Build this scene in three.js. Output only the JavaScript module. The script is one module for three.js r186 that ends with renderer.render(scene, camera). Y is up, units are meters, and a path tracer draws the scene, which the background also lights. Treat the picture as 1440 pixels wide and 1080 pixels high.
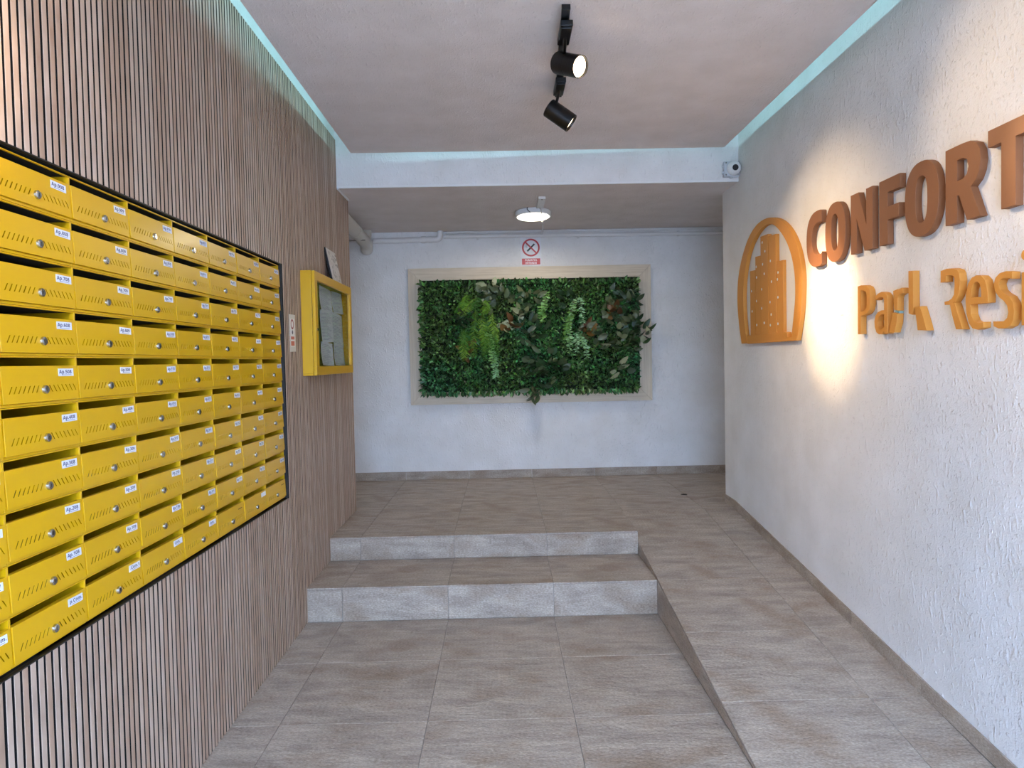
import * as THREE from 'three';
import { mergeGeometries } from 'three/addons/utils/BufferGeometryUtils.js';
import { RoundedBoxGeometry } from 'three/addons/geometries/RoundedBoxGeometry.js';
import { RectAreaLightUniformsLib } from 'three/addons/lights/RectAreaLightUniformsLib.js';

// ------------------------------------------------------------------ camera, sky, exposure
const scene = new THREE.Scene();
const camera = new THREE.PerspectiveCamera(2 * Math.atan(540 / 1011.9) * 180 / Math.PI, 1440 / 1080, 0.05, 60);
camera.position.set(0, 1.4608, 0);
camera.rotation.set(-0.0327, -0.0141, -0.0203, 'YXZ');
scene.add(camera);
scene.background = new THREE.Color().setRGB(0.66, 0.98, 1.60);      // bluish daylight in the entrance doorway behind the camera
scene.backgroundIntensity = 12.5;
const renderer = new THREE.WebGLRenderer({ antialias: true });
renderer.toneMapping = THREE.LinearToneMapping;
renderer.toneMappingExposure = 1.34;
renderer.shadowMap.enabled = true;
RectAreaLightUniformsLib.init();
const WARM = new THREE.Color().setRGB(1.0, 0.72, 0.42), NEUTRAL = new THREE.Color().setRGB(1.0, 0.93, 0.80), CYAN = new THREE.Color().setRGB(0.40, 0.84, 1.0);
const POWER = { beam: 17, spill: 4.6, disc: 70, cove: 34 };

// ------------------------------------------------------------------ helpers
let seed = 7;
const rnd = () => { seed = (seed * 1664525 + 1013904223) >>> 0; return seed / 4294967296; };
const rr = (a, b) => a + (b - a) * rnd();
const lerp = (a, b, t) => a + (b - a) * t, clamp = (x, a = 0, b = 1) => Math.min(b, Math.max(a, x));
const used = {};
const numbered = (n) => { const k = used[n] = (used[n] ?? -1) + 1; return k ? `${n}_${String(k).padStart(3, '0')}` : n; };
function tag(o, label, category, group) { o.userData.label = label; o.userData.category = category; if (group) o.userData.group = group; return o; }
function thing(name, label, category, pos = [0, 0, 0], group) {
  const g = new THREE.Group(); g.name = numbered(name); g.position.set(...pos); scene.add(g); return tag(g, label, category, group);
}
function obj(name, geo, m, parent = scene) {
  const o = new THREE.Mesh(Array.isArray(geo) ? merge(geo) : geo, m);
  o.name = parent === scene ? numbered(name) : name; o.castShadow = o.receiveShadow = true; parent.add(o); return o;
}
function struct(name, geo, m) { const o = obj(name, geo, m); o.userData.kind = 'structure'; return o; }
function structGroup(name) { const g = new THREE.Group(); g.name = numbered(name); g.userData.kind = 'structure'; scene.add(g); return g; }
function merge(list) {
  return mergeGeometries(list.map((g) => { const h = g.index ? g.toNonIndexed() : g; for (const k of Object.keys(h.attributes)) if (!['position', 'normal', 'uv'].includes(k)) h.deleteAttribute(k); h.morphAttributes = {}; return h; }));
}
function metreUV(geo, s = 1, ox = 0, oy = 0) {         // box projection, one uv unit = s metres
  const g = geo.index ? geo.toNonIndexed() : geo, p = g.attributes.position, n = g.attributes.normal, uv = new Float32Array(p.count * 2);
  for (let i = 0; i < p.count; i++) {
    const a = Math.abs(n.getX(i)), b = Math.abs(n.getY(i)), c = Math.abs(n.getZ(i));
    const [u, v] = a >= b && a >= c ? [p.getZ(i), p.getY(i)] : b >= c ? [p.getX(i), p.getZ(i)] : [p.getX(i), p.getY(i)];
    uv[2 * i] = u / s + ox; uv[2 * i + 1] = v / s + oy;
  }
  g.setAttribute('uv', new THREE.BufferAttribute(uv, 2)); return g;
}
function slatBox(x0, x1, y0, y1, w) {                    // group 0: veneered face with its chamfers, group 1: dark edges
  const c = 0.0008, P = [], q = (a, b, e, f) => { for (const t of [a, b, e, a, e, f]) P.push(...t); }, z = w / 2;
  q([x1, y0, z - c], [x1, y0, -z + c], [x1, y1, -z + c], [x1, y1, z - c]); q([x1 - c, y0, z], [x1, y0, z - c], [x1, y1, z - c], [x1 - c, y1, z]); q([x1, y0, -z + c], [x1 - c, y0, -z], [x1 - c, y1, -z], [x1, y1, -z + c]);
  q([x0, y0, z], [x1 - c, y0, z], [x1 - c, y1, z], [x0, y1, z]); q([x1 - c, y0, -z], [x0, y0, -z], [x0, y1, -z], [x1 - c, y1, -z]);
  for (const [y, s] of [[y1, 1], [y0, -1]]) { const A = [x0, y, z], B = [x1 - c, y, z], C = [x1 - c, y, -z], D = [x0, y, -z]; s > 0 ? q(A, B, C, D) : q(D, C, B, A); }
  const g = new THREE.BufferGeometry(); g.setAttribute('position', new THREE.Float32BufferAttribute(P, 3)); g.computeVertexNormals(); g.addGroup(0, 18, 0); g.addGroup(18, 24, 1); return g;
}
const box = (x0, x1, y0, y1, z0, z1) => new THREE.BoxGeometry(x1 - x0, y1 - y0, z1 - z0).translate((x0 + x1) / 2, (y0 + y1) / 2, (z0 + z1) / 2);
const rbox = (x0, x1, y0, y1, z0, z1, r = 0.002) => new RoundedBoxGeometry(x1 - x0, y1 - y0, z1 - z0, 1, r).translate((x0 + x1) / 2, (y0 + y1) / 2, (z0 + z1) / 2);
const tube = (pts, r, seg = 24, rad = 10, tension = 0.5) => new THREE.TubeGeometry(new THREE.CatmullRomCurve3(pts.map((p) => new THREE.Vector3(...p)), false, 'catmullrom', tension), seg, r, rad, false);
const cyl = (r0, r1, h, seg = 24) => new THREE.CylinderGeometry(r0, r1, h, seg);
function rod(a, b, r, seg = 16) {                       // straight capped cylinder from a to b
  const A = new THREE.Vector3(...a), B = new THREE.Vector3(...b), d = B.clone().sub(A), g = cyl(r, r, d.length(), seg);
  g.applyQuaternion(new THREE.Quaternion().setFromUnitVectors(new THREE.Vector3(0, 1, 0), d.normalize())); return g.translate((A.x + b[0]) / 2, (A.y + b[1]) / 2, (A.z + b[2]) / 2);
}

// ------------------------------------------------------------------ textures (tileable noise)
function makeNoise(s) {
  const perm = new Uint8Array(512); let q = s * 7919 + 13; const r = () => { q = (q * 1103515245 + 12345) & 0x7fffffff; return q / 0x7fffffff; };
  const a = [...Array(256).keys()]; for (let i = 255; i > 0; i--) { const j = Math.floor(r() * (i + 1)); [a[i], a[j]] = [a[j], a[i]]; } for (let i = 0; i < 512; i++) perm[i] = a[i & 255];
  const gx = [1, -1, 0.7, -0.7, 0, 0, 0.7, -0.7], gy = [0, 0, 0.7, 0.7, 1, -1, -0.7, -0.7], f = (t) => t * t * t * (t * (t * 6 - 15) + 10);
  const base = (x, y, px, py) => {
    const xi = Math.floor(x), yi = Math.floor(y), xf = x - xi, yf = y - yi, m = (v, p) => ((v % p) + p) % p;
    const g = (i, j) => { const h = perm[(perm[m(xi + i, px) & 255] + m(yi + j, py)) & 255] & 7; return gx[h] * (xf - i) + gy[h] * (yf - j); };
    const u = f(xf), v = f(yf); return lerp(lerp(g(0, 0), g(1, 0), u), lerp(g(0, 1), g(1, 1), u), v);
  };
  return (u, v, fx, fy, oct = 4, gain = 0.5) => { let t = 0, a2 = 1, n = 0; for (let o = 0; o < oct; o++) { t += a2 * base(u * fx, v * fy, fx, fy); n += a2; a2 *= gain; fx *= 2; fy *= 2; } return t / n * 1.6; };
}
function tex(w, h, fn, srgb) {
  const d = new Uint8Array(w * h * 4);
  for (let y = 0; y < h; y++) for (let x = 0; x < w; x++) { const c = fn(x / w, y / h), i = (y * w + x) * 4; d[i] = clamp(c[0]) * 255; d[i + 1] = clamp(c[1]) * 255; d[i + 2] = clamp(c[2]) * 255; d[i + 3] = 255; }
  const t = new THREE.DataTexture(d, w, h); t.wrapS = t.wrapT = THREE.RepeatWrapping; t.magFilter = THREE.LinearFilter; t.minFilter = THREE.LinearMipmapLinearFilter; t.generateMipmaps = true;
  if (srgb) t.colorSpace = THREE.SRGBColorSpace; t.needsUpdate = true; return t;
}
const hex = (h) => [(h >> 16 & 255) / 255, (h >> 8 & 255) / 255, (h & 255) / 255];
const mixc = (a, b, t) => a.map((v, i) => lerp(v, b[i], t));
const N1 = makeNoise(1), N2 = makeNoise(2), N3 = makeNoise(3), N4 = makeNoise(5);
// roughcast plaster: lumps of 4-12 mm with trowel streaks
const stuccoBump = tex(1024, 1024, (u, v) => { const a = N1(u, v, 90, 64, 3), b = N2(u, v, 40, 20, 2), c = N3(u, v, 200, 200, 2); const k = 0.3 + 0.75 * Math.max(0, a - 0.17) + 0.6 * Math.max(0, b - 0.24) + 0.10 * c; return [k, k, k]; });
const stuccoCol = tex(512, 512, (u, v) => { const g = N4(u, v, 5, 5, 4), k = N1(u, v, 120, 120, 2) > 0.62 ? 0.06 : 0; return mixc(hex(0xf0ede9), hex(0xe6e2dc), clamp(0.5 + g)).map((x) => x - k); }, true);
const plain = (c, o = {}) => new THREE.MeshStandardMaterial({ color: c, roughness: 0.6, ...o });
const M = {};
M.plaster = plain(0xffffff, { map: stuccoCol, bumpMap: stuccoBump, bumpScale: 0.007, roughness: 0.9 });
M.ceiling = plain(0xfbf2ee, { map: stuccoCol, bumpMap: stuccoBump, bumpScale: 0.006, roughness: 0.92 });
M.smooth = plain(0xf0eeea, { roughness: 0.7 });
// slate-look porcelain tiles, 0.6 m, six faces
const tileMaps = [0, 1, 2, 3, 4, 5].map((k) => {
  const A = makeNoise(20 + k), B = makeNoise(40 + k), C = makeNoise(60 + k), ax = k % 2 ? 5 : 3;
  const grey = hex(0xa09080), pale = hex(0xb9aa98), brown = hex(0x826a54), dark = hex(0x6e6155);
  return tex(512, 512, (u, v) => {
    const big = A(u, v, 2, 3, 5, 0.5), st = B(u + 0.06 * big, v, 2, 9, 6, 0.62), fine = C(u, v, 50, 110, 3, 0.6);
    let c = mixc(grey, pale, clamp(0.42 + 1.2 * st)); c = mixc(c, brown, clamp((big - 0.04) * 1.6 + st * 0.7) * 0.72); c = mixc(c, dark, clamp((-big - 0.1) * 1.2 - st * 0.8) * 0.4);
    return c.map((x) => x + fine * 0.15);
  }, true);
});
const tileBump = [0, 1].map((k) => { const A = makeNoise(80 + k), B = makeNoise(90 + k); return tex(512, 512, (u, v) => { const w = 0.5 + 0.55 * A(u, v + 0.02 * B(u, v, 6, 6, 2), 14, 34, 4, 0.55) + 0.15 * B(u, v, 50, 80, 2); return [w, w, w]; }); });
const tileRough = tex(256, 256, (u, v) => { const r = 0.52 + 0.16 * N2(u, v, 8, 16, 4); return [r, r, r]; });
M.tiles = tileMaps.map((m, k) => new THREE.MeshStandardMaterial({ map: m, bumpMap: tileBump[k % 2], bumpScale: 0.003, roughness: 1, roughnessMap: tileRough }));
M.grout = plain(0x8b8379, { roughness: 0.95 });
// slat veneer
const woodMaps = [0, 1, 2].map((k) => { const A = makeNoise(120 + k); return tex(64, 1024, (u, v) => { const g = A(u, v, 10, 5, 4, 0.6), f = A(u, v, 28, 16, 2); return mixc(hex([0xd0b6a0, 0xc7ae99, 0xd3bba7][k]), hex(0xa08672), clamp(0.34 + g * 0.42)).map((x) => x + f * 0.04); }, true); });
M.slats = [0, 1, 2].flatMap((k) => [0xffffff, 0xefe6df].map((c) => new THREE.MeshStandardMaterial({ color: c, map: woodMaps[k], roughness: 0.5 })));
M.slatEdge = plain(0x070605, { roughness: 1 });
M.felt = plain(0x060606, { roughness: 1 });
M.blackTrim = plain(0x141314, { roughness: 0.45 });
const frameWood = [0, 1].map((k) => { const A = makeNoise(150 + k); return tex(1024, 128, (u, v) => { const g = A(u, v, 4, 12, 5, 0.6); return mixc(hex(0xe8d8bf), hex(0xcfbc9f), clamp(0.4 + g * 0.8)); }, true); });
M.frameWood = frameWood.map((m) => new THREE.MeshStandardMaterial({ map: m, roughness: 0.6 }));
M.yellow = new THREE.MeshPhysicalMaterial({ color: 0xe0ab08, roughness: 0.36, clearcoat: 0.16, clearcoatRoughness: 0.18 });
M.chrome = plain(0xb9b9b6, { metalness: 1, roughness: 0.22 });
M.black = plain(0x0c0c0d, { roughness: 0.35 });
M.dark = plain(0x171310, { roughness: 0.6 });
M.whitePaint = plain(0xe9e9e6, { roughness: 0.4 });
M.pvc = plain(0xe4e0da, { roughness: 0.38 });
M.pvcBeige = plain(0xcdc6b8, { roughness: 0.45 });
const foamBump = tex(256, 256, (u, v) => { const k = 0.5 + 0.5 * N3(u, v, 60, 60, 3); return [k, k, k]; });
M.brownSign = plain(0x8d5a36, { roughness: 0.62, bumpMap: foamBump, bumpScale: 0.0006 });
M.orangeSign = plain(0xd8913a, { roughness: 0.6, bumpMap: foamBump, bumpScale: 0.0008 });
M.foam = plain(0x8fb0ad, { roughness: 0.9 });

// ------------------------------------------------------------------ levels of the place (metres)
const XL = -1.125, XR = 1.696, Z1 = -4.049, Z2 = -4.612, ZR = -5.24, ZB = -6.849, S1 = 0.1935, S2 = 0.3416, XS = 0.862, X0 = -0.93, T = 0.6;
const ZBEAM = -5.086, ZEND = -5.455, YS = 2.69, YP = 2.9, PT = 0.04, YTOP = 3.35, ZF = 1.3;
const RAMP0 = -2.345, rampY = (z) => clamp((RAMP0 - z) / (RAMP0 - ZR)) * S2, rampA = Math.atan2(S2, RAMP0 - ZR);

// ------------------------------------------------------------------ floor, steps, ramp
function tileGeo(w, d, th = 0.009, c = 0.0012, uo = 0, vo = 0, turn = 0) {    // chamfered slab, top at y=0, centred
  const P = [], U = [], q = (a, b, e, f) => { for (const t of [a, b, e, a, e, f]) { P.push(...t); const x = t[0] / T, z = t[2] / T; const [u, v] = turn ? [z, x] : [x, z]; U.push(u + uo + 0.5, v + vo + 0.5 + (Math.abs(t[1]) > 0.003 ? t[1] / T : 0)); } };
  const r = (i, y) => [[-w / 2 + i, y, -d / 2 + i], [-w / 2 + i, y, d / 2 - i], [w / 2 - i, y, d / 2 - i], [w / 2 - i, y, -d / 2 + i]];
  const a = r(c, 0), b = r(0, -c), e = r(0, -th); q(a[0], a[1], a[2], a[3]);
  for (let k = 0; k < 4; k++) { const l = (k + 1) % 4; q(a[l], a[k], b[k], b[l]); q(b[l], b[k], e[k], e[l]); }
  const g = new THREE.BufferGeometry(); g.setAttribute('position', new THREE.Float32BufferAttribute(P, 3)); g.setAttribute('uv', new THREE.Float32BufferAttribute(U, 2)); g.computeVertexNormals(); return g;
}
let tileNo = 0;
function addTile(parent, x0, x1, z0, z1, y, place, name = 'tile') {          // place(mesh) for tilted ones
  const J = 0.0028, w = x1 - x0 - J, d = z1 - z0 - J; if (w < 0.015 || d < 0.015) return;
  const k = tileNo++ * 5 % 6, g = tileGeo(w, d, 0.009, 0.0012, (tileNo * 0.37) % 1, (tileNo * 0.61) % 1, tileNo % 3 === 1 ? 0 : 0);
  const o = obj(name, g, M.tiles[(k + (tileNo % 7 === 3 ? 2 : 0)) % 6], parent); o.position.set((x0 + x1) / 2, y + rr(-0.0004, 0.0004), (z0 + z1) / 2); if (place) place(o); return o;
}
const cuts = (a, b, grid) => { const s = [a, ...grid.filter((v) => v > a + 0.01 && v < b - 0.01).sort((p, q) => p - q).filter((v, i, l) => !i || v - l[i - 1] > 0.01), b]; return s.slice(1).map((v, i) => [s[i], v]); };
const gx = [-2, -1, 0, 1, 2, 3, 4, 5].map((k) => X0 + k * T);
{
  const low = structGroup('floor'); obj('grout_bed', metreUV(box(-1.45, XR + 0.2, -0.16, -0.0022, Z1, ZF + 0.2)), M.grout, low);
  const gz = [-3.487, -2.887, -2.287, -1.687, -1.087, -0.487, 0.113, 0.713, 1.313, 1.913];
  for (const [z0, z1] of cuts(Z1, ZF, gz)) for (const [x0, x1] of cuts(XL - 0.01, z0 > RAMP0 - 0.1 ? XR : XS, gx)) {
    if (z0 < RAMP0 && z1 > RAMP0 && x0 > XS - 0.01) continue; addTile(low, x0, x1, z0, z1, 0);
  }
  for (const [x0, x1] of cuts(XS, XR, gx)) addTile(low, x0, x1, RAMP0 + 0.002, -2.287, 0);
  const up = structGroup('floor'); obj('grout_bed', metreUV(box(-2.5, 3.1, S2 - 0.3, S2 - 0.0022, ZB - 0.1, ZR)), M.grout, up);
  for (const [z0, z1] of cuts(ZB + 0.008, ZR, [-6.44, -5.84])) for (const [x0, x1] of cuts(-2.3, 2.9, [...gx, -2.73, 2.67])) { if (z0 > ZEND - 0.2 && (x1 < XL || x0 > XR)) continue; addTile(up, x0, x1, z0, z1, S2); }
  const steps = structGroup('steps');
  obj('grout_bed', [metreUV(box(XL - 0.02, XS - 0.004, -0.1, S2 - 0.0022, ZR, Z2 - 0.004)), metreUV(box(XL - 0.02, XS - 0.004, -0.1, S1 - 0.0022, Z2 - 0.004, Z1 - 0.004))], M.grout, steps);
  for (const [x0, x1] of cuts(XL - 0.01, XS, gx)) {
    addTile(steps, x0, x1, ZR, Z2, S2); addTile(steps, x0, x1, Z2 - 0.001, Z1, S1);
    for (const [z, y0, y1] of [[Z1, 0, S1 - 0.009], [Z2, S1, S2 - 0.009]]) { const o = addTile(steps, x0, x1, y0, y1, 0, null, 'riser_tile'); if (o) { o.rotation.x = Math.PI / 2; o.position.set((x0 + x1) / 2, (y0 + y1) / 2, z + 0.001); } }
  }
  const ramp = structGroup('ramp');
  const sh = new THREE.Shape([[RAMP0, 0], [ZR, S2], [ZR, -0.1], [RAMP0, -0.1]].map((p) => new THREE.Vector2(-p[0], p[1] - 0.003)));
  obj('grout_bed', metreUV(new THREE.ExtrudeGeometry(sh, { depth: XR + 0.1 - XS - 0.009, bevelEnabled: false }).rotateY(Math.PI / 2).translate(XS + 0.009, 0, 0)), M.grout, ramp);
  for (const [z0, z1] of cuts(ZR, RAMP0 - 0.001, [-4.6, -4.03, -3.43, -2.86])) for (const [x0, x1] of cuts(XS, XR - 0.007, gx.map((v) => v - 0.0))) {
    const L = (z1 - z0) / Math.cos(rampA); const o = addTile(ramp, x0, x1, 0, L, 0); o.position.set((x0 + x1) / 2, rampY((z0 + z1) / 2), (z0 + z1) / 2); o.rotation.x = rampA;
  }
  for (const [z0, z1] of cuts(Z2 + 0.0, RAMP0 - 0.06, [-4.05, -3.43, -2.86])) {         // side cheek of the ramp
    const s = new THREE.Shape([[-z1, -0.0], [-z1, rampY(z1) - 0.01], [-z0, rampY(z0) - 0.01], [-z0, -0.0]].map((p) => new THREE.Vector2(...p)));
    obj('side_tile', metreUV(new THREE.ExtrudeGeometry(s, { depth: 0.009, bevelEnabled: false }).rotateY(Math.PI / 2).translate(XS, 0, 0), T), M.tiles[2], ramp);
  }
}
// ------------------------------------------------------------------ walls
const BX = XL - 0.013, BZ0 = -3.734, BW = 0.2987, BH = 0.1197, BY0 = 0.7765, COLS = 8, ROWS = 10, BZ1 = BZ0 + COLS * BW;
const NZ0 = BZ0 - 0.006, NZ1 = BZ1 + 0.006, NY0 = BY0 - 0.006, NY1 = BY0 + ROWS * BH + 0.006;
{
  const wl = structGroup('wall_left');
  const X1 = XL - 0.012, X2 = X1 - 0.018, X3 = X2 - 0.34;
  const ring = (xa, xb, y0 = -0.1, y1 = YTOP) => [box(xa, xb, y0, y1, ZEND, NZ0), box(xa, xb, y0, y1, NZ1, ZF), box(xa, xb, y0, NY0, NZ0, NZ1), box(xa, xb, NY1, y1, NZ0, NZ1)].map((g) => metreUV(g));
  obj('wall_body', [...ring(X3, X2), metreUV(box(X3, X3 + 0.03, NY0, NY1, NZ0, NZ1))], M.plaster, wl);
  obj('upper_plaster', metreUV(box(X2, X1 + 0.001, 3.026, YTOP, ZBEAM, ZF)), M.plaster, wl);
  obj('felt_backing', ring(X2 + 0.0002, X1, 0.0, 3.02), M.felt, wl);
  obj('niche_trim', [box(X2 - 0.12, XL + 0.0005, NY0 - 0.004, NY0, NZ0 - 0.004, NZ1 + 0.004), box(X2 - 0.12, XL + 0.0005, NY1, NY1 + 0.004, NZ0 - 0.004, NZ1 + 0.004), box(X2 - 0.12, XL + 0.0005, NY0, NY1, NZ0 - 0.004, NZ0), box(X2 - 0.12, XL + 0.0005, NY0, NY1, NZ1, NZ1 + 0.004)], M.blackTrim, wl);
  const P = 0.0288, W = 0.0198, geo = {};
  const slatGeo = (y0, y1, k) => { const key = y0.toFixed(2) + y1.toFixed(2) + k; return geo[key] ??= metreUV(slatBox(X1, XL, y0, y1, W), 1, k * 0.31, k * 0.17); };
  const rest = [];
  const baseAt = (z) => z < Z2 ? S2 : z < Z1 ? S1 : 0;
  let i = 0;
  for (let z = ZEND + W / 2; z < ZF; z += P, i++) {
    const top = z < ZBEAM ? YS - 0.002 : 3.02, b = baseAt(z) + 0.002, inN = z > NZ0 - P * 0.45 && z < NZ1 + P * 0.45;
    const spans = inN ? [[b, NY0 - 0.004], [NY1 + 0.004, top]] : [[b, top]];
    for (const [y0, y1] of spans) {
      if (z > -1.25) { rest.push(slatGeo(y0, y1, i % 3).clone().translate(0, 0, z)); continue; }
      const o = obj('slat', slatGeo(y0, y1, i % 3), [M.slats[Math.floor(rnd() * 6)], M.slatEdge], wl); o.position.set(rr(-0.0004, 0.0004), 0, z);
    }
  }
  const st = obj('slat', rest, M.slats[0], wl); st.name = 'further_slats'; st.userData.kind = 'stuff';
  const wr = structGroup('wall_right'); obj('plaster', metreUV(box(XR, XR + 0.25, -0.1, YTOP, ZEND, ZF), 1.3), M.plaster, wr);
  struct('wall_back', metreUV(box(-2.6, 3.2, 0, 2.9, ZB - 0.2, ZB), 1.3), M.plaster);
  struct('wall_corridor', [metreUV(box(-2.6, -2.4, 0, 2.9, ZB, ZEND), 1.3), metreUV(box(-2.6, X3, 0, YTOP, ZEND, ZEND + 0.2).translate(0, 0, 0), 1.3), metreUV(box(3.0, 3.2, 0, 2.9, ZB, ZEND), 1.3), metreUV(box(XR + 0.25, 3.2, 0, YTOP, ZEND, ZEND + 0.2), 1.3)], M.plaster);
  // entrance front behind the camera: an open doorway the width of the hall
  struct('wall_front', [box(-1.5, -1.0, -0.1, YTOP, ZF, ZF + 0.25), box(1.55, 2.0, -0.1, YTOP, ZF, ZF + 0.25), box(-1.0, 1.55, 2.88, YTOP, ZF, ZF + 0.25)].map((g) => metreUV(g, 1.3)), M.plaster);
  struct('pavement', metreUV(box(-14, 14, -0.3, -0.02, ZF + 0.2, 16)), plain(0xa09d99, { roughness: 0.95 }));
  struct('added_facade', [metreUV(box(-14, 14, -0.3, 4.3, 14, 14.4)), ...[-9, -5, -1, 3, 7, 11].flatMap((x) => [metreUV(box(x - 0.7, x + 0.7, 1.2, 2.6, 13.96, 14.02)), metreUV(box(x - 0.85, x + 0.85, 1.08, 1.18, 13.86, 14.02))])], plain(0xb4aca2, { roughness: 0.9 }));  // unseen facade, added to cut low sky light reaching the upper back wall
  // ceilings
  struct('ceiling', metreUV(box(-1.0, 1.566, YP, YP + PT, -4.99, ZF - 0.1), 1.1), M.ceiling);
  struct('ceiling_slab', metreUV(box(-1.5, 2.0, YTOP, YTOP + 0.2, ZBEAM - 0.6, ZF + 0.25), 1.3), M.plaster);
  struct('beam', metreUV(box(XL - 0.02, XR, YS + 0.004, YTOP, ZBEAM - 0.3, ZBEAM), 1.3), M.plaster);
  struct('ceiling_corridor', metreUV(box(-2.6, 3.2, YS, YS + 0.2, ZB - 0.1, ZBEAM - 0.02), 1.1), M.ceiling);
  struct('trim_1', [rbox(XL + 0.0, XR - 0.001, YS - 0.004, YS + 0.011, ZBEAM - 0.012, ZBEAM + 0.003, 0.003)], M.smooth);
  struct('trim_2', [rbox(XL - 0.001, XL + 0.012, YS - 0.012, YS, ZEND + 0.01, ZBEAM, 0.003)], M.smooth);
  // skirting tiles
  const sb = structGroup('baseboard_back');
  for (const [x0, x1] of cuts(-2.3, 2.9, [...gx, -2.13, 2.67])) obj('skirting_tile', metreUV(rbox(x0 + 0.001, x1 - 0.001, S2, S2 + 0.078, ZB, ZB + 0.009, 0.001), T, x0), M.tiles[Math.floor(rnd() * 6)], sb);
  const sr = structGroup('baseboard_right');
  for (const [z0, z1] of cuts(ZEND, ZF, [-5.22, -4.63, -4.06, -3.46, -2.875, -2.29, -1.69, -1.09, -0.49, 0.11, 0.71, 1.31])) {
    const h = 0.064, y = (z) => z <= ZR ? S2 : rampY(z), s = new THREE.Shape([[-z1 + 0.001, y(z1)], [-z1 + 0.001, y(z1) + h], [-z0 - 0.001, y(z0) + h], [-z0 - 0.001, y(z0)]].map((p) => new THREE.Vector2(...p)));
    obj('skirting_tile', metreUV(new THREE.ExtrudeGeometry(s, { depth: 0.006, bevelEnabled: true, bevelSize: 0.0008, bevelThickness: 0.001, bevelSegments: 1 }).rotateY(Math.PI / 2).translate(XR - 0.008, 0, 0), T, z0), M.tiles[Math.floor(rnd() * 6)], sr);
  }
}
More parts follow.
